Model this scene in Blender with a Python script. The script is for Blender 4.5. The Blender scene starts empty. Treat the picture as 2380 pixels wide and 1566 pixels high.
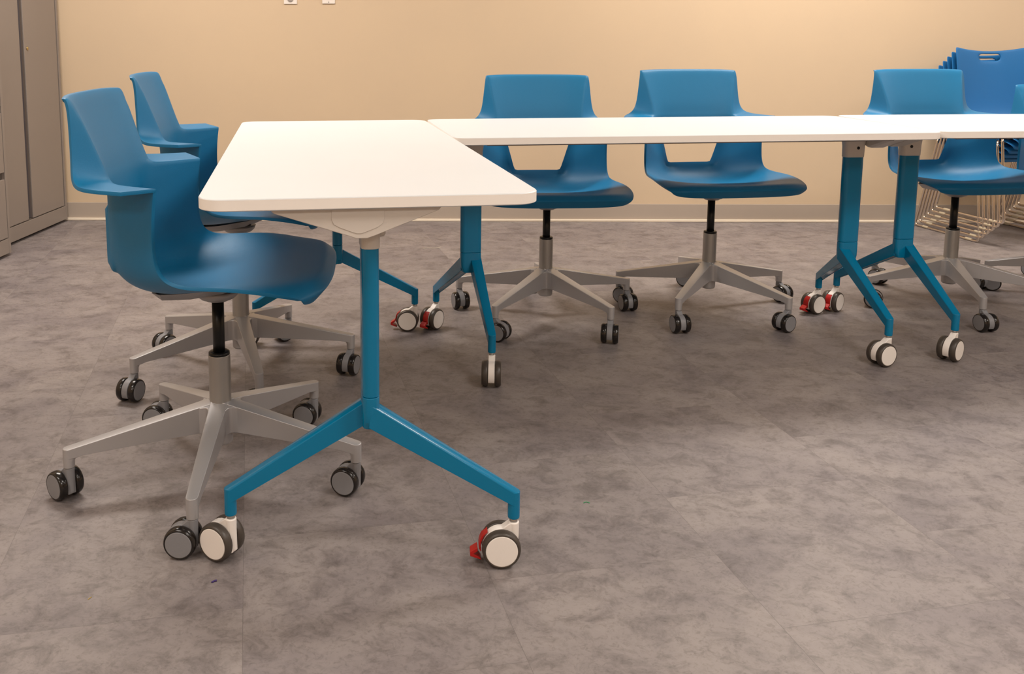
import bpy, bmesh, math, random
from mathutils import Vector, Matrix
random.seed(7)
R = math.radians
sc = bpy.context.scene
col = sc.collection

# ------------------------------------------------------------------ camera
F, CX, CY, PITCH, ROLL, H = 2115.14, 988.63, 371.26, .13222, .00292, 1.00458
cd = bpy.data.cameras.new('camera'); cam = bpy.data.objects.new('camera', cd); col.objects.link(cam)
cd.sensor_fit = 'HORIZONTAL'; cd.sensor_width = 36.0; cd.lens = F/2380*36
cd.shift_x = (1190-CX)/2380; cd.shift_y = -(783-CY)/2380
cd.clip_start = .05; cd.clip_end = 60
cam.matrix_world = Matrix.Translation((0, 0, H)) @ Matrix.Rotation(math.pi/2-PITCH, 4, 'X') @ Matrix.Rotation(ROLL, 4, 'Z')
sc.camera = cam

# ------------------------------------------------------------------ view, world, light
vs = sc.view_settings
sc.display_settings.display_device = 'sRGB'
vs.view_transform = 'Standard'; vs.look = 'None'; vs.gamma = 1; vs.use_curve_mapping = False
vs.exposure = 0.16
w = bpy.data.worlds.new('world'); sc.world = w; w.use_nodes = True
w.node_tree.nodes['Background'].inputs[0].default_value = (1, .85, .7, 1)
w.node_tree.nodes['Background'].inputs[1].default_value = .0
CEIL = 2.75
LAMPS = [(1.95, 3.83, 57), (-1.35, 3.45, 52), (5.1, 3.45, 38), (1.95, .6, 40), (-1.35, .6, 20), (5.1, .6, 24), (1.95, -1.9, 42), (-1.35, -1.9, 30)]
LCOL = (1.0, .92, .835)

# ------------------------------------------------------------------ helpers
def tag(o, label=None, cat=None, group=None, kind=None):
    if label: o['label'] = label
    if cat: o['category'] = cat
    if group: o['group'] = group
    if kind: o['kind'] = kind
    return o
def empty(name, loc=(0, 0, 0), rz=0):
    o = bpy.data.objects.new(name, None); col.objects.link(o)
    o.location = loc; o.rotation_euler = (0, 0, rz); o.empty_display_size = .05
    return o
def link(name, me, m=None, parent=None, smooth=True, loc=None, rot=None):
    o = bpy.data.objects.new(name, me); col.objects.link(o)
    if m is not None:
        me.materials.clear(); me.materials.append(m)
    if parent is not None: o.parent = parent
    if loc is not None: o.location = loc
    if rot is not None: o.rotation_euler = rot
    if smooth:
        for p in me.polygons: p.use_smooth = True
    return o
def bevel(o, wd, seg=2, ang=30):
    b = o.modifiers.new('bevel', 'BEVEL'); b.width = wd; b.segments = seg; b.limit_method = 'ANGLE'; b.angle_limit = R(ang)
    b.harden_normals = False
    return o
def wn(o):
    n = o.modifiers.new('wn', 'WEIGHTED_NORMAL'); n.keep_sharp = True; return o
def bm_obj(name, bm, m, parent=None, smooth=True, bev=None, seg=2, loc=None, rot=None):
    bmesh.ops.recalc_face_normals(bm, faces=bm.faces[:])
    me = bpy.data.meshes.new(name); bm.to_mesh(me); bm.free()
    o = link(name, me, m, parent, smooth, loc, rot)
    if bev: bevel(o, bev, seg); wn(o)
    return o
def box(bm, lo, hi, M=None):
    vs_ = [bm.verts.new((x, y, z)) for x in (lo[0], hi[0]) for y in (lo[1], hi[1]) for z in (lo[2], hi[2])]
    for f in ((0, 1, 3, 2), (4, 6, 7, 5), (0, 4, 5, 1), (2, 3, 7, 6), (0, 2, 6, 4), (1, 5, 7, 3)):
        bm.faces.new([vs_[i] for i in f])
    if M is not None: bmesh.ops.transform(bm, matrix=M, verts=vs_)
    return vs_
def prism(bm, pts, y0, y1, axis='y', taper=None, M=None):
    """extrude a polygon (a, z) along y (or x)"""
    def P(a, z, y): return (a, y, z) if axis == 'y' else (y, a, z)
    A, B = [], []
    for (a, z) in pts:
        k = taper(a) if taper else 1
        A.append(bm.verts.new(P(a, z, y0*k))); B.append(bm.verts.new(P(a, z, y1*k)))
    n = len(pts)
    bm.faces.new(A); bm.faces.new(B[::-1])
    for i in range(n):
        bm.faces.new((A[i], B[i], B[(i+1) % n], A[(i+1) % n]))
    if M is not None: bmesh.ops.transform(bm, matrix=M, verts=A+B)
def round_leg(bm, L0, L, zt0, zt1, zb0, zb1, zend, hs, wfn, n=9):
    """tapering arm with a round upright stub at its end, built of slices across its width"""
    rings = []
    for i in range(n):
        t = math.sin(math.pi*(i/(n-1)-.5)); c = hs*math.sqrt(max(0, 1-t*t))
        P = [(L0, zb0), (L-hs-.020, zb1+.004), (L-max(c, .0002)-.004, zb1-.001), (L-max(c, .0002), zb1-.009), (L-max(c, .0002), zend), (L+max(c, .0002), zend), (L+max(c, .0002), zt1-.0005), (L0, zt0)]
        rings.append([bm.verts.new((a, t*wfn(a), z)) for a, z in P])
    m = len(rings[0])
    for a, b in zip(rings, rings[1:]):
        for k in range(m): bm.faces.new((a[k], a[(k+1) % m], b[(k+1) % m], b[k]))
    bm.faces.new(rings[0]); bm.faces.new(rings[-1][::-1])
def lathe(bm, prof, n=32, M=None, cap=True):
    """prof: (r, z) list, around z"""
    rings = []
    for r, z in prof:
        rings.append([bm.verts.new((r*math.cos(2*math.pi*i/n), r*math.sin(2*math.pi*i/n), z)) for i in range(n)])
    for a, b in zip(rings, rings[1:]):
        for i in range(n):
            bm.faces.new((a[i], a[(i+1) % n], b[(i+1) % n], b[i]))
    if cap:
        bm.faces.new(rings[0][::-1]); bm.faces.new(rings[-1])
    if M is not None: bmesh.ops.transform(bm, matrix=M, verts=[v for r in rings for v in r])
def loft(bm, secs, cap=True):
    rings = [[bm.verts.new(p) for p in s] for s in secs]
    n = len(rings[0])
    for a, b in zip(rings, rings[1:]):
        for i in range(n):
            bm.faces.new((a[i], a[(i+1) % n], b[(i+1) % n], b[i]))
    if cap: bm.faces.new(rings[0][::-1]); bm.faces.new(rings[-1])
def rrect(hx, hy, r, n=6):
    pts = []
    for sx, sy, a0 in ((1, 1, 0), (-1, 1, 90), (-1, -1, 180), (1, -1, 270)):
        for i in range(n+1):
            a = R(a0+90*i/n)
            pts.append((sx*(hx-r)+r*math.cos(a), sy*(hy-r)+r*math.sin(a)))
    return pts
def tube(name, pts, r, m, parent=None, res=6, fillet=None):
    """round bar along a polyline, with filleted corners"""
    P = [Vector(p) for p in pts]
    out = [P[0]]
    for a, b, c in zip(P, P[1:], P[2:]):
        f = fillet or 0
        d1 = (a-b).normalized(); d2 = (c-b).normalized()
        f1 = min(f, (a-b).length*.49, (c-b).length*.49)
        if f1 <= 0: out.append(b); continue
        s, e = b+d1*f1, b+d2*f1
        for i in range(7):
            t = i/6; out.append(s*(1-t)**2+b*2*t*(1-t)+e*t*t)
    out.append(P[-1])
    bm = bmesh.new(); tube_bm(bm, out, r, 10)
    return bm_obj(name, bm, m, parent)
def tube_bm(bm, out, r, n=10):
    rings = []; up = Vector((0.123, 0.456, 0.88)).normalized(); prev = None
    for i, p in enumerate(out):
        t = (out[min(i+1, len(out)-1)]-out[max(i-1, 0)]).normalized()
        if prev is None:
            x = t.cross(up).normalized()
        else:
            x = (prev - t*prev.dot(t)).normalized()
        prev = x; y = t.cross(x)
        rings.append([bm.verts.new(p+(x*math.cos(2*math.pi*k/n)+y*math.sin(2*math.pi*k/n))*r) for k in range(n)])
    for a, b in zip(rings, rings[1:]):
        for k in range(n): bm.faces.new((a[k], a[(k+1) % n], b[(k+1) % n], b[k]))
    bm.faces.new(rings[0][::-1]); bm.faces.new(rings[-1])
KIDS = {}
def copy_tree(o, parent=None):
    c = o.copy(); col.objects.link(c)
    if parent is not None: c.parent = parent
    for ch in list(o.children): copy_tree(ch, c)
    return c

# ------------------------------------------------------------------ materials
def mat(name, colr, rough=.5, metal=0, spec=.5, bump=0, bscale=400, var=0, vscale=3, coat=0, aniso=0):
    m = bpy.data.materials.new(name); m.use_nodes = True
    nt = m.node_tree; b = nt.nodes['Principled BSDF']
    b.inputs['Base Color'].default_value = (*colr, 1); b.inputs['Roughness'].default_value = rough
    b.inputs['Metallic'].default_value = metal; b.inputs['Specular IOR Level'].default_value = spec
    if coat: b.inputs['Coat Weight'].default_value = coat; b.inputs['Coat Roughness'].default_value = .08
    tc = nt.nodes.new('ShaderNodeTexCoord')
    if bump:
        n = nt.nodes.new('ShaderNodeTexNoise'); n.inputs['Scale'].default_value = bscale; n.inputs['Detail'].default_value = 3
        bp = nt.nodes.new('ShaderNodeBump'); bp.inputs['Strength'].default_value = bump; bp.inputs['Distance'].default_value = .001
        nt.links.new(tc.outputs['Object'], n.inputs['Vector']); nt.links.new(n.outputs['Fac'], bp.inputs['Height'])
        nt.links.new(bp.outputs['Normal'], b.inputs['Normal'])
    n2 = nt.nodes.new('ShaderNodeTexNoise'); n2.inputs['Scale'].default_value = vscale; n2.inputs['Detail'].default_value = 4
    nt.links.new(tc.outputs['Object'], n2.inputs['Vector'])
    mx = nt.nodes.new('ShaderNodeMix'); mx.data_type = 'RGBA'; mx.blend_type = 'MULTIPLY'
    mx.inputs[0].default_value = 1
    rp = nt.nodes.new('ShaderNodeMapRange'); rp.inputs['From Min'].default_value = .3; rp.inputs['From Max'].default_value = .7
    rp.inputs['To Min'].default_value = 1-var; rp.inputs['To Max'].default_value = 1
    nt.links.new(n2.outputs['Fac'], rp.inputs['Value'])
    mx.inputs[6].default_value = (*colr, 1); nt.links.new(rp.outputs[0], mx.inputs[7])
    nt.links.new(mx.outputs[2], b.inputs['Base Color'])
    return m
def srgb(r, g, b):
    f = lambda c: (c/255/12.92) if c/255 <= .04045 else ((c/255+.055)/1.055)**2.4
    return (f(r), f(g), f(b))
M = {}
M['shell'] = mat('blue_shell_plastic', (.004, .157, .34), .44, spec=.34, bump=.35, bscale=900, var=.04)
M['stackblue'] = mat('royal_blue_plastic', (.012, .145, .39), .45, spec=.36, bump=.25, bscale=900, var=.04)
M['teal'] = mat('teal_powder_coat', (.0, .165, .33), .17, spec=.38, bump=.08, bscale=700, var=.03)
M['white'] = mat('white_laminate', (.675, .70, .725), .40, spec=.4, bump=.1, bscale=1200, var=.02)
M['edge'] = mat('white_edge_band', (.86, .81, .76), .5, spec=.3, var=.03)
M['castwhite'] = mat('white_plastic', (.85, .80, .76), .4, spec=.4, bump=.1, bscale=1000, var=.04)
M['capwhite'] = mat('warm_grey_plastic', (.60, .55, .50), .45, spec=.4, bump=.1, bscale=1000, var=.04)
M['silver'] = mat('silver_painted_metal', (.46, .45, .46), .36, metal=.5, spec=.5, bump=.05, bscale=1500, var=.06)
M['steel'] = mat('brushed_steel', (.40, .385, .365), .36, metal=.75, bump=.05, bscale=600, var=.08)
M['plate'] = mat('grey_cast_plate', (.34, .33, .335), .42, metal=.35, bump=.1, bscale=800, var=.06)
M['black'] = mat('satin_black', (.004, .004, .004), .32, spec=.35)
M['tyre'] = mat('black_tyre', (.012, .0095, .0085), .2, spec=.45)
M['tyre2'] = mat('brown_grey_tyre', (.055, .044, .036), .4, spec=.45)
M['greyplastic'] = mat('grey_plastic', (.225, .225, .24), .42, spec=.4, bump=.1, bscale=900, var=.03)
M['red'] = mat('red_plastic', (.42, .008, .006), .4, spec=.5)
M['brass'] = mat('brass', (.55, .42, .2), .3, metal=1)
M['chrome'] = mat('chrome', (.72, .64, .56), .14, metal=1, bump=.02)
M['glide'] = mat('tan_glide', (.5, .42, .3), .5)
M['rail'] = mat('brown_grey_steel', (.14, .11, .09), .5, metal=.2)
M['cabinet'] = mat('taupe_cabinet_enamel', (.262, .223, .198), .38, spec=.4, bump=.12, bscale=500, var=.04)
M['cabdark'] = mat('dark_recess', (.05, .042, .04), .5)
M['base'] = mat('taupe_cove_base', (.43, .36, .30), .5, spec=.3, bump=.1, bscale=60, var=.06, vscale=2)
M['strip'] = mat('cream_strip', (.84, .73, .59), .5, var=.05)
M['plateW'] = mat('white_wall_plate', (.80, .74, .68), .35)
M['socket'] = mat('grey_socket', (.35, .31, .28), .4)
M['ceil'] = mat('ceiling_tile', (.66, .62, .56), .9, bump=.3, bscale=60, var=.05, vscale=20)
M['green'] = mat('green_scrap', (.05, .3, .12), .5)
M['purple'] = mat('purple_scrap', (.03, .01, .12), .5)
M['thread'] = mat('white_thread', (.7, .62, .52), .7)

def wall_mat():
    m = bpy.data.materials.new('painted_wall'); m.use_nodes = True; nt = m.node_tree; b = nt.nodes['Principled BSDF']
    b.inputs['Roughness'].default_value = .62; b.inputs['Specular IOR Level'].default_value = .3
    tc = nt.nodes.new('ShaderNodeTexCoord')
    n = nt.nodes.new('ShaderNodeTexNoise'); n.inputs['Scale'].default_value = 1.3; n.inputs['Detail'].default_value = 5; n.inputs['Roughness'].default_value = .6
    nt.links.new(tc.outputs['Object'], n.inputs['Vector'])
    r = nt.nodes.new('ShaderNodeValToRGB'); r.color_ramp.elements[0].position = .3; r.color_ramp.elements[1].position = .7
    r.color_ramp.elements[0].color = (.60, .465, .325, 1); r.color_ramp.elements[1].color = (.635, .49, .335, 1)
    nt.links.new(n.outputs['Fac'], r.inputs[0]); nt.links.new(r.outputs[0], b.inputs['Base Color'])
    n3 = nt.nodes.new('ShaderNodeTexNoise'); n3.inputs['Scale'].default_value = 160; n3.inputs['Detail'].default_value = 4
    nt.links.new(tc.outputs['Object'], n3.inputs['Vector'])
    bp = nt.nodes.new('ShaderNodeBump'); bp.inputs['Strength'].default_value = .1; bp.inputs['Distance'].default_value = .0015
    nt.links.new(n3.outputs['Fac'], bp.inputs['Height']); nt.links.new(bp.outputs['Normal'], b.inputs['Normal'])
    return m
def floor_mat():
    m = bpy.data.materials.new('mottled_vinyl_tile'); m.use_nodes = True; nt = m.node_tree; b = nt.nodes['Principled BSDF']
    L = nt.links.new; N = nt.nodes.new
    tc = N('ShaderNodeTexCoord')
    mp = N('ShaderNodeMapping'); mp.vector_type = 'POINT'
    # s along (-.189,.982), n along (.982,.189)
    mp.inputs['Rotation'].default_value = (0, 0, -math.atan2(.982, -.189))
    L(tc.outputs['Object'], mp.inputs['Vector'])
    sep = N('ShaderNodeSeparateXYZ'); L(mp.outputs[0], sep.inputs[0])
    # after rotation: x = s, y = -n
    cx = N('ShaderNodeMath'); cx.operation = 'ADD'; cx.inputs[1].default_value = -1.762+4.57; L(sep.outputs[0], cx.inputs[0])
    cy = N('ShaderNodeMath'); cy.operation = 'MULTIPLY_ADD'; cy.inputs[1].default_value = -1; cy.inputs[2].default_value = .49+4.57+.0; L(sep.outputs[1], cy.inputs[0])
    cb = N('ShaderNodeCombineXYZ'); L(cx.outputs[0], cb.inputs[0]); L(cy.outputs[0], cb.inputs[1])
    br = N('ShaderNodeTexBrick'); L(cb.outputs[0], br.inputs['Vector'])
    br.inputs['Scale'].default_value = 1; br.inputs['Mortar Size'].default_value = .0004; br.inputs['Mortar Smooth'].default_value = .4
    br.inputs['Brick Width'].default_value = .457; br.inputs['Row Height'].default_value = .457
    br.inputs['Color1'].default_value = (0, 0, 0, 1); br.inputs['Color2'].default_value = (1, 1, 1, 1); br.inputs['Mortar'].default_value = (.5, .5, .5, 1)
    br.offset = .5; br.inputs['Bias'].default_value = 0
    off = N('ShaderNodeVectorMath'); off.operation = 'MULTIPLY_ADD'
    off.inputs[1].default_value = (37, 53, 19); L(br.outputs['Color'], off.inputs[0])
    st = N('ShaderNodeMapping'); st.inputs['Scale'].default_value = (1.0, 1.15, 1); st.inputs['Rotation'].default_value = (0, 0, R(8)); L(tc.outputs['Object'], st.inputs['Vector'])
    L(st.outputs[0], off.inputs[2])
    big = N('ShaderNodeTexNoise'); big.inputs['Scale'].default_value = 3.6; big.inputs['Detail'].default_value = 6; big.inputs['Roughness'].default_value = .62; big.inputs['Distortion'].default_value = .5
    mid = N('ShaderNodeTexNoise'); mid.inputs['Scale'].default_value = 15; mid.inputs['Detail'].default_value = 8; mid.inputs['Roughness'].default_value = .72; mid.inputs['Distortion'].default_value = .55
    fine = N('ShaderNodeTexNoise'); fine.inputs['Scale'].default_value = 75; fine.inputs['Detail'].default_value = 6; fine.inputs['Roughness'].default_value = .75; fine.inputs['Distortion'].default_value = .8
    for n in (big, mid, fine): L(off.outputs[0], n.inputs['Vector'])
    r1 = N('ShaderNodeValToRGB'); e = r1.color_ramp.elements
    e[0].position = .36; e[0].color = (.184, .160, .162, 1); e[1].position = .64; e[1].color = (.260, .229, .220, 1)
    L(big.outputs['Fac'], r1.inputs[0])
    r2 = N('ShaderNodeValToRGB'); e = r2.color_ramp.elements
    e[0].position = .30; e[0].color = (.56, .545, .54, 1); e[1].position = .52; e[1].color = (1.0, 1.0, 1.0, 1); e2 = r2.color_ramp.elements.new(.72); e2.color = (1.10, 1.10, 1.10, 1)
    L(mid.outputs['Fac'], r2.inputs[0])
    r3 = N('ShaderNodeValToRGB'); e = r3.color_ramp.elements
    e[0].position = .34; e[0].color = (.76, .75, .745, 1); e[1].position = .50; e[1].color = (1.02, 1.02, 1.02, 1)
    L(fine.outputs['Fac'], r3.inputs[0])
    def mul(a, b_, f=1):
        x = N('ShaderNodeMix'); x.data_type = 'RGBA'; x.blend_type = 'MULTIPLY'; x.inputs[0].default_value = f
        L(a, x.inputs[6]); L(b_, x.inputs[7]); return x.outputs[2]
    c = mul(mul(r1.outputs[0], r2.outputs[0]), r3.outputs[0])
    gm = N('ShaderNodeMix'); gm.data_type = 'RGBA'; gm.inputs[7].default_value = (.05, .042, .038, 1)
    gf = N('ShaderNodeMath'); gf.operation = 'MULTIPLY'; gf.inputs[1].default_value = .55; L(br.outputs['Fac'], gf.inputs[0])
    L(gf.outputs[0], gm.inputs[0]); L(c, gm.inputs[6]); L(gm.outputs[2], b.inputs['Base Color'])
    rr = N('ShaderNodeMapRange'); rr.inputs['To Min'].default_value = .42; rr.inputs['To Max'].default_value = .58; L(mid.outputs['Fac'], rr.inputs['Value']); L(rr.outputs[0], b.inputs['Roughness'])
    b.inputs['Specular IOR Level'].default_value = .35
    bp = N('ShaderNodeBump'); bp.inputs['Strength'].default_value = .12; bp.inputs['Distance'].default_value = .001
    L(fine.outputs['Fac'], bp.inputs['Height']); L(bp.outputs['Normal'], b.inputs['Normal'])
    return m
M['wall'] = wall_mat(); M['floor'] = floor_mat()

# ------------------------------------------------------------------ room
X0, X1, Y0, Y1 = -2.55, 6.4, -3.2, 4.9756
def slab(name, lo, hi, m, bev=None):
    bm = bmesh.new(); box(bm, lo, hi)
    o = bm_obj(name, bm, m, None, smooth=False); o['kind'] = 'structure'
    if bev: bevel(o, bev, 2)
    return o
slab('floor', (X0-.1, Y0-.1, -.1), (X1+.1, Y1+.1, 0), M['floor'])
slab('ceiling', (X0-.1, Y0-.1, CEIL), (X1+.1, Y1+.1, CEIL+.1), M['ceil'])
slab('wall_back', (X0-.1, Y1, 0), (X1+.1, Y1+.1, CEIL), M['wall'])
slab('wall_left', (X0-.1, Y0, 0), (X0, Y1, CEIL), M['wall'])
slab('wall_right', (X1, Y0, 0), (X1+.1, Y1, CEIL), M['wall'])
slab('wall_front', (X0-.1, Y0-.1, 0), (X1+.1, Y0, CEIL), M['wall'])
slab('baseboard_back', (X0, Y1-.006, .0), (X1, Y1, .1), M['base'], .002)
slab('trim_1', (X0, Y1-.017, 0), (X1, Y1-.006, .0145), M['strip'], .003)

# recessed ceiling lights (thing: frame + diffuser), the light itself sits in the lamp
M['lit'] = bpy.data.materials.new('lit_diffuser'); M['lit'].use_nodes = True
bb = M['lit'].node_tree.nodes['Principled BSDF']; bb.inputs['Base Color'].default_value = (.8, .78, .74, 1)
bb.inputs['Emission Color'].default_value = (*LCOL, 1); bb.inputs['Emission Strength'].default_value = 4
WHERE = ['above the long middle table and the back row of chairs', 'above the grey cabinets on the left', 'above the stacked chairs at far right', 'over the open floor in front of the tables', 'over the floor at front left', 'over the floor at front right', 'behind the viewer on the right', 'behind the viewer on the left']
for i, (lx, ly, pw) in enumerate(LAMPS):
    t = empty('ceiling_light', (lx, ly, CEIL)); tag(t, 'recessed rectangular ceiling light '+WHERE[i], 'ceiling light', 'recessed ceiling lights')
    bm = bmesh.new()
    for s in (-1, 1):
        box(bm, (-.62, s*.3-.02, -.018), (.62, s*.3+.02, -.001)); box(bm, (s*.6-.02, -.3, -.018), (s*.6+.02, .3, -.001))
    bm_obj('frame', bm, M['plateW'], t, False)
    bm = bmesh.new(); box(bm, (-.58, -.28, -.010), (.58, .28, -.002)); d = bm_obj('diffuser', bm, M['lit'], t, False)
    ld = bpy.data.lights.new('lamp', 'AREA'); ld.shape = 'RECTANGLE'; ld.size = 1.14; ld.size_y = .54; ld.energy = pw; ld.color = LCOL
    lo = bpy.data.objects.new('lamp', ld); col.objects.link(lo); lo.parent = t; lo.location = (0, 0, -.022)

# ------------------------------------------------------------------ casters
def make_caster(parent, Rw, wd, gap, off, ztop, tyre, hub, hood, brake=None, pin=None, stem_top=None, name='caster'):
    """local frame: stem axis at origin, wheels trail along +x; z=0 floor"""
    g = gap/2
    bm = bmesh.new()
    Ra = Rw*.965; pts = [(-.006, ztop-.001), (-.0075, Rw*.45), (off*.35, Rw*.55), (off*.7, Rw*.85), (off+Ra*.45, Rw*.75)]
    a0, a1 = -32, 92
    n = 10
    for i in range(n+1):
        a = R(a0+(a1-a0)*i/n); pts.append((off+Ra*math.cos(a), Rw+Ra*math.sin(a)))
    pts.append((.008, ztop-.001))
    # build as upper hood strip: split in convex-ish quads by prism of a simple polygon
    prism(bm, pts, -g, g)
    lathe(bm, [(g*1.0, Rw*.5), (g*1.04, Rw*.7), (g*1.12, ztop-.0025), (g*1.05, ztop)], 24)
    o = bm_obj(name, bm, hood, parent, bev=.0018, seg=2)
    if pin:
        bm = bmesh.new(); lathe(bm, [(.008, ztop-.003), (.008, stem_top)], 16); bm_obj('stem_pin', bm, pin, o)
    for s in (-1, 1):
        y0 = s*(g+.0008); y1 = s*(g+.0008+wd)
        # wheel: axis along y. profile (r, y)
        prof = [(Rw*.3, 0), (Rw*.93, 0), (Rw*.985, wd*.10), (Rw, wd*.28), (Rw*.995, wd*.55), (Rw*.96, wd*.80), (Rw*.90, wd*.95), (Rw*.845, wd*.99), (Rw*.82, wd*.93), (Rw*.3, wd*.93)]
        Mx = Matrix.Translation((off, y0, Rw)) @ Matrix.Rotation(-s*math.pi/2, 4, 'X')
        bm = bmesh.new(); lathe(bm, prof, 40, Mx); bm_obj('wheel', bm, tyre, o)
        pr = [(Rw*.83, wd*.90), (Rw*.815, wd*.975), (Rw*.79, wd*.995), (Rw*.77, wd*1.0), (Rw*.14, wd*1.004), (Rw*.128, wd*.998), (Rw*.12, wd*.998)]
        bm = bmesh.new(); lathe(bm, pr, 40, Mx); wn(bm_obj('wheel_cap', bm, hub, o))
    if brake:
        bm = bmesh.new(); pa = []
        for i in range(8): a = R(48-9*i); pa.append((off+(Rw+.0015)*math.cos(a), Rw+(Rw+.0015)*math.sin(a)))
        for i in range(8): a = R(-15+9*i); k = .0055 if 1 <= i < 6 else .003; pa.append((off+(Rw+k)*math.cos(a), Rw+(Rw+k)*math.sin(a)))
        prism(bm, pa, -.0095, .0095)
        x = off+Rw+.004
        prism(bm, [(x+.018, .018), (x+.018, .0265), (x+.004, .036), (x+.003, .0285), (x+.012, .0225), (x, .0165), (x-.004, .0105)], -.0105, .0105)
        bm_obj('brake_pedal', bm, brake, o, bev=.001)
    return o

# ------------------------------------------------------------------ swivel chair
SEATZ = 0.0
def shell_bm():
    # half rows: columns 0..4 (x, y, z) from seat front lip to the arm line, then 0..2 for the back
    rows = [
     [(.241, 0, .465), (.241, .084, .465), (.237, .156, .466), (.227, .212, .468), (.208, .238, .472)],
     [(.268, 0, .494), (.268, .086, .494), (.261, .160, .494), (.247, .218, .491), (.213, .252, .486)],
     [(.243, 0, .511), (.243, .088, .511), (.237, .160, .512), (.220, .218, .508), (.186, .262, .497)],
     [(.190, 0, .507), (.190, .090, .508), (.186, .162, .511), (.174, .222, .512), (.143, .269, .508)],
     [(.100, 0, .494), (.100, .090, .495), (.100, .164, .501), (.092, .222, .510), (.074, .264, .517)],
     [(.010, 0, .478), (.010, .090, .480), (.008, .158, .488), (.002, .214, .503), (-.006, .252, .516)],
     [(-.080, 0, .463), (-.078, .088, .466), (-.073, .148, .477), (-.062, .200, .498), (-.048, .238, .520)],
     [(-.148, 0, .467), (-.143, .086, .471), (-.130, .142, .486), (-.105, .190, .514), (-.073, .231, .538)],
     [(-.184, 0, .488), (-.180, .094, .490), (-.160, .142, .516), (-.123, .192, .550), (-.081, .229, .580)],
     [(-.200, 0, .513), (-.196, .100, .514), (-.174, .144, .560), (-.129, .192, .600), (-.081, .228, .630)],
     [(-.196, 0, .664), (-.191, .132, .658), (-.180, .158, .655), (-.130, .192, .664), (-.078, .229, .678)],
     [(-.206, 0, .716), (-.200, .118, .712), (-.178, .162, .7105), (-.136, .190, .7105), (-.073, .231, .7110)],
    ]
    back = [
     [(-.211, 0, .730), (-.206, .118, .728), (-.184, .162, .727)],
     [(-.217, 0, .755), (-.212, .118, .755), (-.194, .164, .752)],
     [(-.237, 0, .812), (-.232, .122, .812), (-.215, .174, .811)],
     [(-.256, 0, .864), (-.251, .130, .864), (-.234, .183, .862)],
     [(-.263, 0, .883), (-.259, .132, .883), (-.242, .188, .880)],
     [(-.270, 0, .891), (-.266, .133, .891), (-.250, .191, .888)],
     [(-.278, 0, .890), (-.274, .133, .890), (-.259, .192, .887)],
    ]
    # flange outer points: along arm (row 11 col 4,3,2) then up the back (rows 12..17 col 2)
    fl = [(-.123, .304, .7165), (-.168, .285, .7165), (-.213, .263, .7175), (-.234, .231, .7250), (-.2385, .2125, .753), (-.241, .2055, .812), (-.2435, .2000, .862), (-.2475, .1975, .879), (-.253, .196, .886), (-.260, .195, .884)]
    bm = bmesh.new(); cr = bm.edges.layers.float.new('crease_edge'); vc = bm.verts.layers.float.new('crease_vert')
    V = {}
    def v(key, p):
        for s in (1, -1):
            if abs(p[1]) < 1e-6 and s == -1: V[(key, -1)] = V[(key, 1)]; continue
            V[(key, s)] = bm.verts.new((p[0], s*p[1], p[2]))
    allrows = rows+back
    for i, r in enumerate(allrows):
        for j, p in enumerate(r): v((i, j), p)
    for k, p in enumerate(fl): v(('f', k), p)
    def q(a, b, c, d):
        for s in (1, -1):
            vs_ = [V[(k, s)] for k in (a, b, c, d)]
            bm.faces.new(vs_ if s == 1 else vs_[::-1])
    for i in range(len(allrows)-1):
        m = min(len(allrows[i]), len(allrows[i+1]))
        for j in range(m-1):
            if i == 9 and j == 0: continue   # the opening in the lower back
            q((i, j), (i, j+1), (i+1, j+1), (i+1, j))
    path = [(11, 4), (11, 3), (11, 2)]+[(r, 2) for r in range(12, 19)]
    for k in range(len(path)-1):
        q(path[k], ('f', k), ('f', k+1), path[k+1])
    # rolled lip of the opening, turned to the rear
    ring = {0: ((9, 0), (-.212, 0, .5305)), 1: ((9, 1), (-.208, .087, .5305)), 2: ((10, 1), (-.1985, .1225, .651)), 3: ((10, 0), (-.203, 0, .656))}
    for k in ring: v(('w', k), ring[k][1])
    q((9, 1), (9, 0), ('w', 0), ('w', 1)); q((10, 1), (9, 1), ('w', 1), ('w', 2)); q((10, 0), (10, 1), ('w', 2), ('w', 3))
    bm.edges.ensure_lookup_table()
    def crease(a, b, val):
        for s in (1, -1):
            e = bm.edges.get((V[(a, s)], V[(b, s)]))
            if e: e[cr] = val
    for a, b in zip(path, path[1:]): crease(a, b, .72 if a[0] < 15 else .3)
    crease((11, 4), ('f', 0), .7); crease((9, 0), (9, 1), .75); crease((9, 1), (10, 1), .7); crease((10, 1), (10, 0), .7)
    crease((9, 1), ('w', 1), .6); crease((10, 1), ('w', 2), .6); crease(('w', 0), ('w', 1), .6); crease(('w', 1), ('w', 2), .6); crease(('w', 2), ('w', 3), .6)
    for j in range(4): crease((1, j), (1, j+1), .5 if j < 3 else .2); crease((2, j), (2, j+1), .35)
    crease((10, 4), (11, 4), .0)
    for k in (0, 1): crease(('f', k), ('f', k+1), .3)
    for s in (1, -1):
        V[((11, 4), s)][vc] = .8; V[(('f', 0), s)][vc] = .55; V[((9, 1), s)][vc] = .45; V[((10, 1), s)][vc] = .45; V[(('w', 1), s)][vc] = .45
        V[(('f', 9), s)][vc] = .2
    bmesh.ops.recalc_face_normals(bm, faces=bm.faces[:])
    # make the sitting side face up/forward
    bm.faces.ensure_lookup_table()
    f = min(bm.faces, key=lambda f: (f.calc_center_median()-Vector((.1, .04, .49))).length)
    if f.normal.z < 0: bmesh.ops.reverse_faces(bm, faces=bm.faces[:])
    return bm
def armw(r): return .0200 if r < .05 else (.0200-.0078*min(1, (r-.05)/.26))
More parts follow.
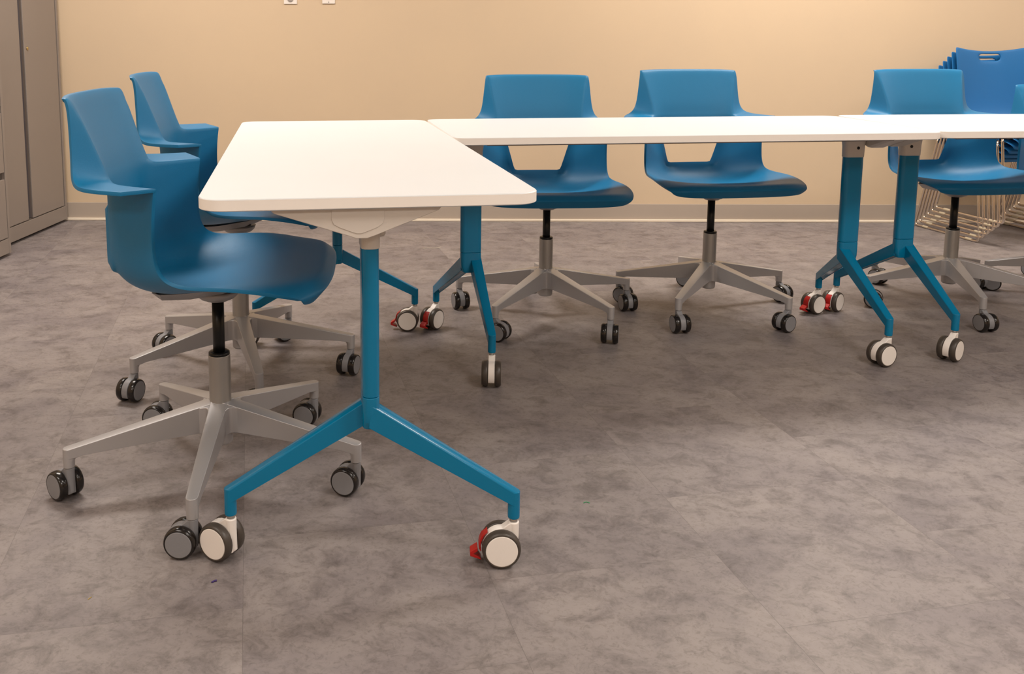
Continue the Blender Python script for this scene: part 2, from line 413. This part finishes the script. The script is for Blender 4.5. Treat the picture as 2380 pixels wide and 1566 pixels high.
def build_chair():
    c = empty('swivel_chair')
    # shell
    bm = shell_bm(); me = bpy.data.meshes.new('seat_shell'); bm.to_mesh(me); bm.free()
    o = link('seat_shell', me, M['shell'], c)
    s = o.modifiers.new('s', 'SUBSURF'); s.levels = s.render_levels = 3
    d = o.modifiers.new('d', 'SOLIDIFY'); d.thickness = .0075; d.offset = -1; d.use_even_offset = True
    b = o.modifiers.new('b', 'BEVEL'); b.width = .0022; b.segments = 2; b.limit_method = 'ANGLE'; b.angle_limit = R(50)
    shell = o
    # under-seat plate: boat shaped tray
    bm = bmesh.new(); secs = []
    for x, hw, zt, zb in ((-.134, .055, .451, .446), (-.112, .074, .451, .429), (-.05, .082, .456, .432), (.03, .082, .468, .445), (.085, .06, .480, .466), (.10, .045, .484, .478)):
        secs.append([(x, y, z) for y, z in ((-hw, zt), (-hw*.72, zb+.004), (-hw*.5, zb), (hw*.5, zb), (hw*.72, zb+.004), (hw, zt))])
    loft(bm, secs); bm_obj('seat_plate', bm, M['plate'], c, bev=.003)
    bm = bmesh.new(); lathe(bm, [(.016, .4165), (.026, .418), (.031, .422), (.038, .4235), (.046, .431), (.050, .441)], 36); bm_obj('plate_boss', bm, M['plate'], c.children[-1])
    # black spacer between plate and shell
    bm = bmesh.new(); box(bm, (-.124, -.062, .448), (.04, .062, .463)); bm_obj('spacer', bm, M['black'], c, bev=.004)
    bm = bmesh.new(); lathe(bm, [(.0135, .27), (.0135, .420)], 28); rod = bm_obj('column_rod', bm, M['black'], c)
    # base (does not tilt with h)
    base = bm_obj('star_base', star_hub(), M['silver'], c, bev=.0028, seg=3)
    bm = bmesh.new(); lathe(bm, [(.0245, .175), (.0245, .290), (.0225, .291)], 36); sl = bm_obj('column_sleeve', bm, M['steel'], c, bev=.001)
    bm = bmesh.new(); lathe(bm, [(.0238, .2905), (.0238, .296), (.021, .298), (.014, .298)], 36); bm_obj('sleeve_collar', bm, M['black'], sl)
    for k in range(5):
        bm = bmesh.new()
        round_leg(bm, .014, .3288, .1835, .1185, .118, .098, .0755, .0122, armw)
        lg = bm_obj('leg', bm, M['silver'], base, bev=.0028, seg=3)
        lg.rotation_euler = (0, 0, k*2*math.pi/5)
    for k in range(5):
        a = k*2*math.pi/5
        ca = make_caster(c, .0325, .0185, .019, .020, .0745, M['tyre'], M['greyplastic'], M['greyplastic'], pin=M['black'], stem_top=.078)
        ca.location = (.3288*math.cos(a), .3288*math.sin(a), 0)
    return c
def star_hub():
    bm = bmesh.new()
    pts = []
    for k in range(5):
        a = k*2*math.pi/5; c, sn = math.cos(a), math.sin(a)
        for sg in (-1, 1):
            w_ = armw(.105)-.0004
            pts.append((.105*c-sg*w_*sn, .105*sn+sg*w_*c))
        # fillet between this arm and the next
        am = a+math.pi/5; 
        for i in range(7):
            f = -1+i/3
            rr = .0450+.021*f*f; an = am+f*.40
            pts.append((rr*math.cos(an), rr*math.sin(an)))
    def zt(x, y): return .1835-(math.hypot(x, y)-.014)*.0650/.3270
    top = [bm.verts.new((x, y, zt(x, y)-.0001)) for x, y in pts]; bot = [bm.verts.new((x, y, .118-math.hypot(x, y)*.05)) for x, y in pts]
    n = len(pts)
    ct = bm.verts.new((0, 0, .1838)); cbm = bm.verts.new((0, 0, .118))
    for i in range(n):
        j = (i+1) % n
        bm.faces.new((ct, top[i], top[j])); bm.faces.new((cbm, bot[j], bot[i])); bm.faces.new((top[i], bot[i], bot[j], top[j]))
    lathe(bm, [(.020, .080), (.0245, .082), (.0262, .086), (.0268, .118), (.030, .121), (.030, .125)], 36)
    return bm
chair0 = build_chair()
def set_chair(c, x, y, face, basea, h, trails, label):
    """face: world heading of the sitter; basea: world angle of base leg 0; trails: world angles of the casters' trail"""
    c.location = (x, y, 0); c.rotation_euler = (0, 0, R(face)); rel = R(basea-face)
    k = 0
    for ch in c.children:
        nm = ch.name.split('.')[0]
        if nm in ('seat_shell', 'seat_plate', 'spacer', 'column_rod'):
            ch.location = (0, 0, h)
        elif nm == 'star_base': ch.rotation_euler = (0, 0, rel)
        elif nm == 'caster':
            a = rel+k*2*math.pi/5
            ch.location = (.3288*math.cos(a), .3288*math.sin(a), 0)
            ch.rotation_euler = (0, 0, R(trails[k]-face)); k += 1
    tag(c, label, 'chair', 'blue swivel chairs around the tables')
CH = [
 (-.469, 2.000, 3.4, -159.26, 0, (142, 175, 160, 165, 170), 'blue one-piece swivel chair nearest the viewer at the left side of the nearest white table'),
 (-.553, 2.650, 7.1, -142.6, .0144, (-107, 175, -108, -150, -126), 'blue swivel chair at the left side of the nearest table, the farther of the two'),
 (.438, 3.225, -86.9, 160.1, -.0197, (-75, -33, -105, -80, 170), 'blue swivel chair behind the long table, just right of the corner where the tables meet'),
 (1.064, 3.332, -81.7, -196.3, -.0016, (-40, -82, -150, -60, -30), 'blue swivel chair in the middle of the back row, second along behind the middle table'),
 (2.012, 3.406, -80.4, -173.2, -.0002, (-30, -82, -100, -70, -60), 'blue swivel chair behind the right hand table in front of the stacked chairs'),
 (2.60, 3.51, -101, 162, -.065, (-30, -60, -80, -100, -60), 'blue swivel chair cut off by the right edge, lower than the others'),
]
chairs = [chair0]+[copy_tree(chair0) for _ in CH[1:]]
for c, a in zip(chairs, CH): set_chair(c, *a)

# ------------------------------------------------------------------ tables
ZT, TH = .730, .0215
TL, TW = 1.502, .6096
HO, HF, OFF, SP = .646, .2731, .0274, .1604
def build_table():
    t = empty('flip_top_table')       # local x = length, local y = width; the braked casters' side is +y ("wide")
    bm = bmesh.new()
    pts = rrect(TL/2, TW/2, .048, 8)
    def sec(ins, z): return [(x*(1-ins/(TL/2)), y*(1-ins/(TW/2)), z) for x, y in pts]
    loft(bm, [sec(.0016, ZT-TH), sec(.0002, ZT-TH+.0014), sec(.0002, ZT-.0012), sec(.0014, ZT)])
    top = bm_obj('tabletop', bm, M['white'], t)
    top.data.polygons[0].use_smooth = False
    for p_ in top.data.polygons:
        if len(p_.vertices) > 4 or abs(p_.normal.z) > .9: p_.use_smooth = False
    es = top.modifiers.new('es', 'EDGE_SPLIT'); es.split_angle = R(32)
    bm = bmesh.new(); loft(bm, [sec(.0004, ZT-TH+.0016), sec(.0, ZT-TH+.0018), sec(.0, ZT-.0016), sec(.0004, ZT-.0014)], cap=False)
    eb = bm_obj('edge_band', bm, M['edge'], top); es = eb.modifiers.new('es', 'EDGE_SPLIT'); es.split_angle = R(40)
    for s in (-1, 1):
        bm = bmesh.new(); box(bm, (-.64, s*.20-.018, ZT-TH-.0125), (.64, s*.20+.018, ZT-TH+.0005)); bm_obj('support_rail', bm, M['rail'], t, False, bev=.002)
    for e_ in (-1, 1):
        # the column
        def oct_(hx, hy, ch, z, x0): return [(x0+sx, sy, z) for sx, sy in rrect(hx, hy, ch, 3)]
        x0 = e_*HO
        bm = bmesh.new()
        loft(bm, [oct_(.0335, .0163, .0135, z, x0) for z in (.3315, .6195)])
        leg = bm_obj('leg', bm, M['teal'], t)
        bevel(leg, .001, 1, 40); wn(leg)
        bm = bmesh.new()
        loft(bm, [oct_(.0335, .0163, .0135, .3305, x0), oct_(.0335, .0165, .0135, .300, x0), oct_(.0325, .0165, .013, .282, x0), oct_(.024, .0155, .012, .266, x0+e_*.002)])
        bm_obj('hub', bm, M['teal'], leg, bev=.0015)
        for sy in (-1, 1):
            wide = sy > 0
            end = Vector((e_*(HO+OFF+(1 if wide else -1)*HF*math.sin(SP)), sy*HF*math.cos(SP)))
            root = Vector((x0+e_*(.0162 if wide else -.0162), sy*.002))
            d = end-root; Ln = d.length
            bm = bmesh.new(); hs = .0118
            wf = lambda a, Ln=Ln: .0172+(.0118-.0172)*min(1, max(0, a/(Ln-.03)))
            rings = []
            for i in range(9):
                t_ = math.sin(math.pi*(i/8-.5)); c_ = hs*math.sqrt(max(0, 1-t_*t_))
                rings.append([bm.verts.new((a, t_*wf(a), z)) for a, z in ((-.004, .2715), (Ln+max(c_, .0003), .1195), (Ln+max(c_, .0003), .1465), (0, .316))])
            for a, b in zip(rings, rings[1:]):
                for k_ in range(4): bm.faces.new((a[k_], a[(k_+1) % 4], b[(k_+1) % 4], b[k_]))
            bm.faces.new(rings[0]); bm.faces.new(rings[-1][::-1])
            lathe(bm, [(.0100, .0922), (.0116, .0938), (.0118, .100), (.0118, .135)], 24, Matrix.Translation((Ln, 0, 0)))
            ft = bm_obj('foot', bm, M['teal'], leg, bev=.0045, seg=4)
            ft.location = (root.x, root.y, 0); ft.rotation_euler = (0, 0, math.atan2(d.y, d.x))
        # white cap on top of the column
        bm = bmesh.new()
        loft(bm, [oct_(.0348, .0178, .014, .6185, x0), oct_(.0355, .0185, .014, .655, x0), oct_(.039, .020, .014, .682, x0), oct_(.050, .026, .016, .699, x0), oct_(.060, .032, .016, ZT-TH, x0)])
        cap = bm_obj('leg_cap', bm, M['capwhite'], t, bev=.001)
        bm = bmesh.new(); lathe(bm, [(.005, 0), (.005, .0395)], 16, Matrix.Translation((x0+e_*.006, -.0198, .650)) @ Matrix.Rotation(-math.pi/2, 4, 'X')); bm_obj('screw_hole', bm, M['black'], cap)
        bm = bmesh.new(); lathe(bm, [(.011, -.016), (.0135, -.012), (.0135, .012), (.011, .016)], 20, Matrix.Translation((x0-e_*.005, .018, .652))); bm_obj('pivot_knob', bm, M['capwhite'], cap)
        # folding bracket: wide shallow V under the end of the top
        bm = bmesh.new()
        P = [(-.182, ZT-TH), (-.176, ZT-TH-.008), (-.045, .657), (-.030, .6515), (-.010, .6515), (.006, .657), (.120, ZT-TH-.008), (.126, ZT-TH)]
        P = [((a if e_ < 0 else a), z) for a, z in P]
        A, B, C_ = [], [], []
        ring = []
        for xo, k in ((.090, .985), (.084, 1.0), (.045, 1.0), (.036, .9)):
            ring.append([(e_*(HO-.0+xo-.0), (a+.028)*k-.028, ZT-TH-(ZT-TH-z)*k) for a, z in P])
        loft(bm, ring); br_ = bm_obj('folding_bracket', bm, M['capwhite'], t, bev=.0012)
        bm = bmesh.new()
        Pc = [(-.074, .706), (-.074, .688), (-.070, .679), (-.060, .673), (-.030, .6615), (-.020, .6615), (.008, .672), (.017, .679), (.020, .688), (.020, .706)]
        xa = e_*(HO+.090); prism(bm, Pc, xa, xa+e_*.0012, axis='x'); bm_obj('bracket_cover', bm, M['capwhite'], br_, bev=.0006)
    # casters: order (near -x,-y), (-x,+y), (+x,-y), (+x,+y); braked on +y
    for e_ in (-1, 1):
        for sy in (-1, 1):
            wide = sy > 0
            ca = make_caster(t, .0375, .0185, .019, .024, .0855, M['tyre2'], M['castwhite'], M['castwhite'], brake=M['red'] if wide else None, pin=M['steel'], stem_top=.0935)
            ca.location = (e_*(HO+OFF+(1 if wide else -1)*HF*math.sin(SP)), sy*HF*math.cos(SP), 0)
    return t
def set_table(t, x, y, ang, trails, label):
    t.location = (x, y, 0); t.rotation_euler = (0, 0, R(ang)); k = 0
    for ch in t.children:
        if ch.name.split('.')[0] == 'caster':
            ch.rotation_euler = (0, 0, R(trails[k]-ang)); k += 1
    tag(t, label, 'table', 'white flip-top tables joined in a row')
tab0 = build_table()
tab1, tab2 = copy_tree(tab0), copy_tree(tab0)
# table 1: length runs away from the viewer, wide side to the right -> local +y = right => local x points towards the viewer
a1 = math.degrees(.14486)
set_table(tab0, -.1984, 2.3164, a1-90, (180, 175, 152, 180), 'white flip-top table nearest the viewer, its length running away from the viewer')
a2 = 90-math.degrees(1.43866)
set_table(tab1, .7855, 2.9255, a2, (-95, -126, -158, -152), 'long white table in the middle, side-on, butted against the end of the nearest table')
a3 = 90-math.degrees(1.47308)
set_table(tab2, 2.2825, 3.1225, a3, (-142, -139, -150, -150), 'white table continuing the row to the right, running out of the frame')

# ------------------------------------------------------------------ cabinets
ux, uy = .0585, -.943
ul = math.hypot(ux, uy); ux /= ul; uy /= ul
# local frame: x = outwards into the room, y = from the back wall towards the viewer is -y
ca_rot = math.atan2(-ux, -uy)   # rotation that takes +y to the direction towards the back wall
def cab_frame(name, dist):
    return empty(name, (-1.977+ux*dist, 4.961+uy*dist, 0), ca_rot)
def cab_box(t, y0, y1, z0, z1, name, m, x0=-.45, x1=0, bev=.002):
    bm = bmesh.new(); box(bm, (x0, y0, z0), (x1, y1, z1)); return bm_obj(name, bm, m, t, False, bev=bev)
HC = 1.95
t = cab_frame('storage_cabinet', .018)
W1 = .794
def carcass(t, W, H_):
    bm = bmesh.new(); d = .45; s = .018
    box(bm, (-d, -W, .012), (0, -W+s, H_)); box(bm, (-d, -s, .012), (0, 0, H_))
    box(bm, (-d, -W+s, H_-.03), (0, -s, H_)); box(bm, (-d, -W+s, .03), (-.012, -s, H_-.03))
    return bm_obj('body', bm, M['cabinet'], t, False, bev=.0012)
carcass(t, W1, HC)
cab_box(t, -W1+.0185, -.0185, .014, .088, 'plinth', M['cabinet'], x0=-.011, x1=.0)
ys = -.402
d2 = cab_box(t, -W1+.022, ys-.022, .093, HC-.034, 'door', M['cabinet'], x0=-.011, x1=.001)
d1 = cab_box(t, ys+.022, -.034, .093, HC-.034, 'door', M['cabinet'], x0=-.011, x1=.001)
bm = bmesh.new(); box(bm, (-.0115, ys-.019, .093), (-.0095, ys+.019, HC-.034)); bm_obj('pull_recess', bm, M['cabdark'], t, False)
bm = bmesh.new(); prism(bm, [(ys-.016, -.0094), (ys-.007, .0006), (ys+.009, .0006), (ys+.016, -.0094)], .100, HC-.04)
for v in bm.verts:
    a, b_, c_ = v.co; v.co = (c_, a, b_)
bm_obj('pull_strip', bm, mat('dark_plum_metal', (.055, .046, .05), .4), t, False)
bm = bmesh.new(); lathe(bm, [(.009, 0), (.009, .003), (.0075, .004), (.003, .004)], 20, Matrix.Translation((.001, ys+.05, .95)) @ Matrix.Rotation(math.pi/2, 4, 'Y')); bm_obj('lock', bm, M['brass'], d1)
for yy in (-.06, -W1+.06):
    bm = bmesh.new(); lathe(bm, [(.014, 0), (.014, .012)], 16, Matrix.Translation((-.04, yy, 0))); bm_obj('levelling_foot', bm, M['black'], t)
    bm = bmesh.new(); lathe(bm, [(.014, 0), (.014, .012)], 16, Matrix.Translation((-.4, yy, 0))); bm_obj('levelling_foot', bm, M['black'], t)
tag(t, 'tall taupe grey steel two-door storage cabinet against the back wall with a brass lock', 'cabinet')
t = cab_frame('lateral_file_cabinet', .018+W1+.005)
W2 = .914; HC2 = 1.34
carcass(t, W2, HC2)
cab_box(t, -W2+.0185, -.0185, .014, .084, 'plinth', M['cabinet'], x0=-.011, x1=.0)
z = .088
while z < HC2-.2:
    dr = cab_box(t, -W2+.024, -.024, z, z+.272, 'drawer', M['cabinet'], x0=-.3, x1=.001)
    bm = bmesh.new(); box(bm, (-.0115, -W2+.03, z+.2735), (-.008, -.03, z+.302)); bm_obj('pull_recess', bm, M['cabdark'], dr, False)
    z += .304
for yy in (-.06, -W2+.06):
    for xx in (-.04, -.4):
        bm = bmesh.new(); lathe(bm, [(.014, 0), (.014, .012)], 16, Matrix.Translation((xx, yy, 0))); bm_obj('levelling_foot', bm, M['black'], t)
tag(t, 'taupe grey steel drawer cabinet at the left edge, in front of the taller two-door cabinet', 'cabinet')

# ------------------------------------------------------------------ wall plates
def wplate(name, x0, x1, zb, kind, label):
    t = empty(name, ((x0+x1)/2, Y1, zb)); hw = (x1-x0)/2
    bm = bmesh.new(); box(bm, (-hw, -.006, 0), (hw, 0, .114)); bm_obj('plate', bm, M['plateW'], t, False, bev=.0025)
    if kind == 'socket':
        for zc in (.027, .087):
            bm = bmesh.new(); lathe(bm, [(.0165, 0), (.0165, .0015), (.0155, .002)], 28, Matrix.Translation((0, -.006, zc)) @ Matrix.Rotation(math.pi/2, 4, 'X')); s_ = bm_obj('socket', bm, M['socket'], t)
            for q in (-.006, .006):
                bm = bmesh.new(); box(bm, (q-.001, -.0086, zc-.004), (q+.001, -.0079, zc+.004)); bm_obj('slot', bm, M['black'], s_, False)
    else:
        bm = bmesh.new(); box(bm, (-.0165, -.009, .024), (.0165, -.006, .090)); bm_obj('rocker', bm, M['plateW'], t, False, bev=.001)
        for zc in (.009, .105):
            bm = bmesh.new(); lathe(bm, [(.003, 0), (.003, .001)], 16, Matrix.Translation((.001, -.006, zc)) @ Matrix.Rotation(math.pi/2, 4, 'X')); bm_obj('screw', bm, M['socket'], t)
    tag(t, label, 'wall plate')
wplate('wall_outlet', -.765, -.6935, 1.1872, 'socket', 'white wall outlet plate with grey round socket, left of the two plates')
wplate('wall_switch', -.5585, -.489, 1.1895, 'switch', 'white wall plate with one small screw, right of the two plates')

# ------------------------------------------------------------------ stacked sled chairs
def build_sled():
    c = empty('stacking_chair')
    # shell: seat and back in one curved sheet; local +x = forward
    prof = [(.235, .408), (.245, .425), (.225, .440), (.15, .445), (.05, .440), (-.06, .436), (-.13, .442), (-.175, .470), (-.195, .53), (-.205, .60), (-.214, .67), (-.221, .73), (-.228, .78), (-.234, .812), (-.238, .829)]
    wid = [.20, .21, .222, .23, .232, .23, .222, .212, .208, .210, .216, .222, .226, .227, .226]
    ny = 14; bm = bmesh.new(); G = []
    for i, ((x, z), w_) in enumerate(zip(prof, wid)):
        row = []
        t_ = max(0, (i-7)/7)
        for j in range(ny+1):
            s = -1+2*j/ny
            xx = x+(.028*s*s)*min(1, t_*2) ; zz = z+(.024*s*s*min(1, t_*1.2) if i > 11 else (.016*s*s if 3 <= i <= 6 else 0))
            row.append(bm.verts.new((xx, w_*s, zz)))
        G.append(row)
    for i in range(len(G)-1):
        for j in range(ny):
            if i == 12 and 5 <= j <= 8: continue     # hand slot
            bm.faces.new((G[i][j], G[i][j+1], G[i+1][j+1], G[i+1][j]))
    bmesh.ops.recalc_face_normals(bm, faces=bm.faces[:])
    me = bpy.data.meshes.new('shell'); bm.to_mesh(me); bm.free()
    o = link('shell', me, M['stackblue'], c)
    d = o.modifiers.new('d', 'SOLIDIFY'); d.thickness = .006; d.offset = 0
    s = o.modifiers.new('s', 'SUBSURF'); s.levels = s.render_levels = 1
    # sled frame: one rod per side
    for sy in (-1, 1):
        y = sy*.253
        f = tube('side_frame', [(.12, sy*.17, .428), (.165, y, .424), (.218, y, .0066), (-.232, y, .0066), (-.108, y, .49), (-.165, sy*.20, .535)], .0066, M['chrome'], c, fillet=.028)
        for xx in (.15, -.15):
            bm = bmesh.new(); lathe(bm, [(.0070, -.020), (.0076, -.016), (.0076, .016), (.0070, .020)], 12, Matrix.Translation((xx, y, .0078)) @ Matrix.Rotation(math.pi/2, 4, 'Y')); bm_obj('glide', bm, M['glide'], f)
    for xx, zz in ((.12, .428), (-.14, .433)):
        tube('cross_bar', [(xx, -.17, zz), (xx, .17, zz)], .0066, M['chrome'], c)
    return c
sled = build_sled()
NS = 6
SX, SY, SA = 2.972, 4.712, R(-79)
ORD = ['lowest', 'second from the bottom', 'third from the bottom', 'third from the top', 'second from the top', 'topmost']
sl_all = [sled]+[copy_tree(sled) for _ in range(NS-1)]
for i, c in enumerate(sl_all):
    f = .028*i
    c.location = (SX+math.cos(SA)*f, SY+math.sin(SA)*f, .024*i); c.rotation_euler = (0, 0, SA)
    tag(c, 'royal blue sled-base chair, %s in the stack by the wall at right' % ORD[i], 'chair', 'stacked royal blue chairs')

# ------------------------------------------------------------------ scraps on the floor
def scrap(name, pts, r, m, label):
    o = tube(name, [(x, y, r*1.0) for x, y in pts], r, m, None, fillet=.01); tag(o, label, 'litter'); return o
scrap('loose_thread', [(-.012, 4.30), (.02, 4.31), (.055, 4.305), (.076, 4.33)], .0012, M['thread'], 'short white thread lying on the floor beneath the middle of the nearest table')
scrap('green_scrap', [(.348, 1.872), (.354, 1.877), (.361, 1.872)], .0009, M['green'], 'tiny green curl of plastic on the open floor at right')
scrap('purple_scrap', [(-.395, 1.574), (-.391, 1.579), (-.387, 1.580)], .0016, M['purple'], 'tiny dark purple speck on the floor at lower left')
scrap('yellow_scrap', [(-.606, 1.522), (-.603, 1.530)], .0007, mat('yellow_scrap', (.5, .35, .08), .5), 'tiny yellow splinter on the floor at far lower left')
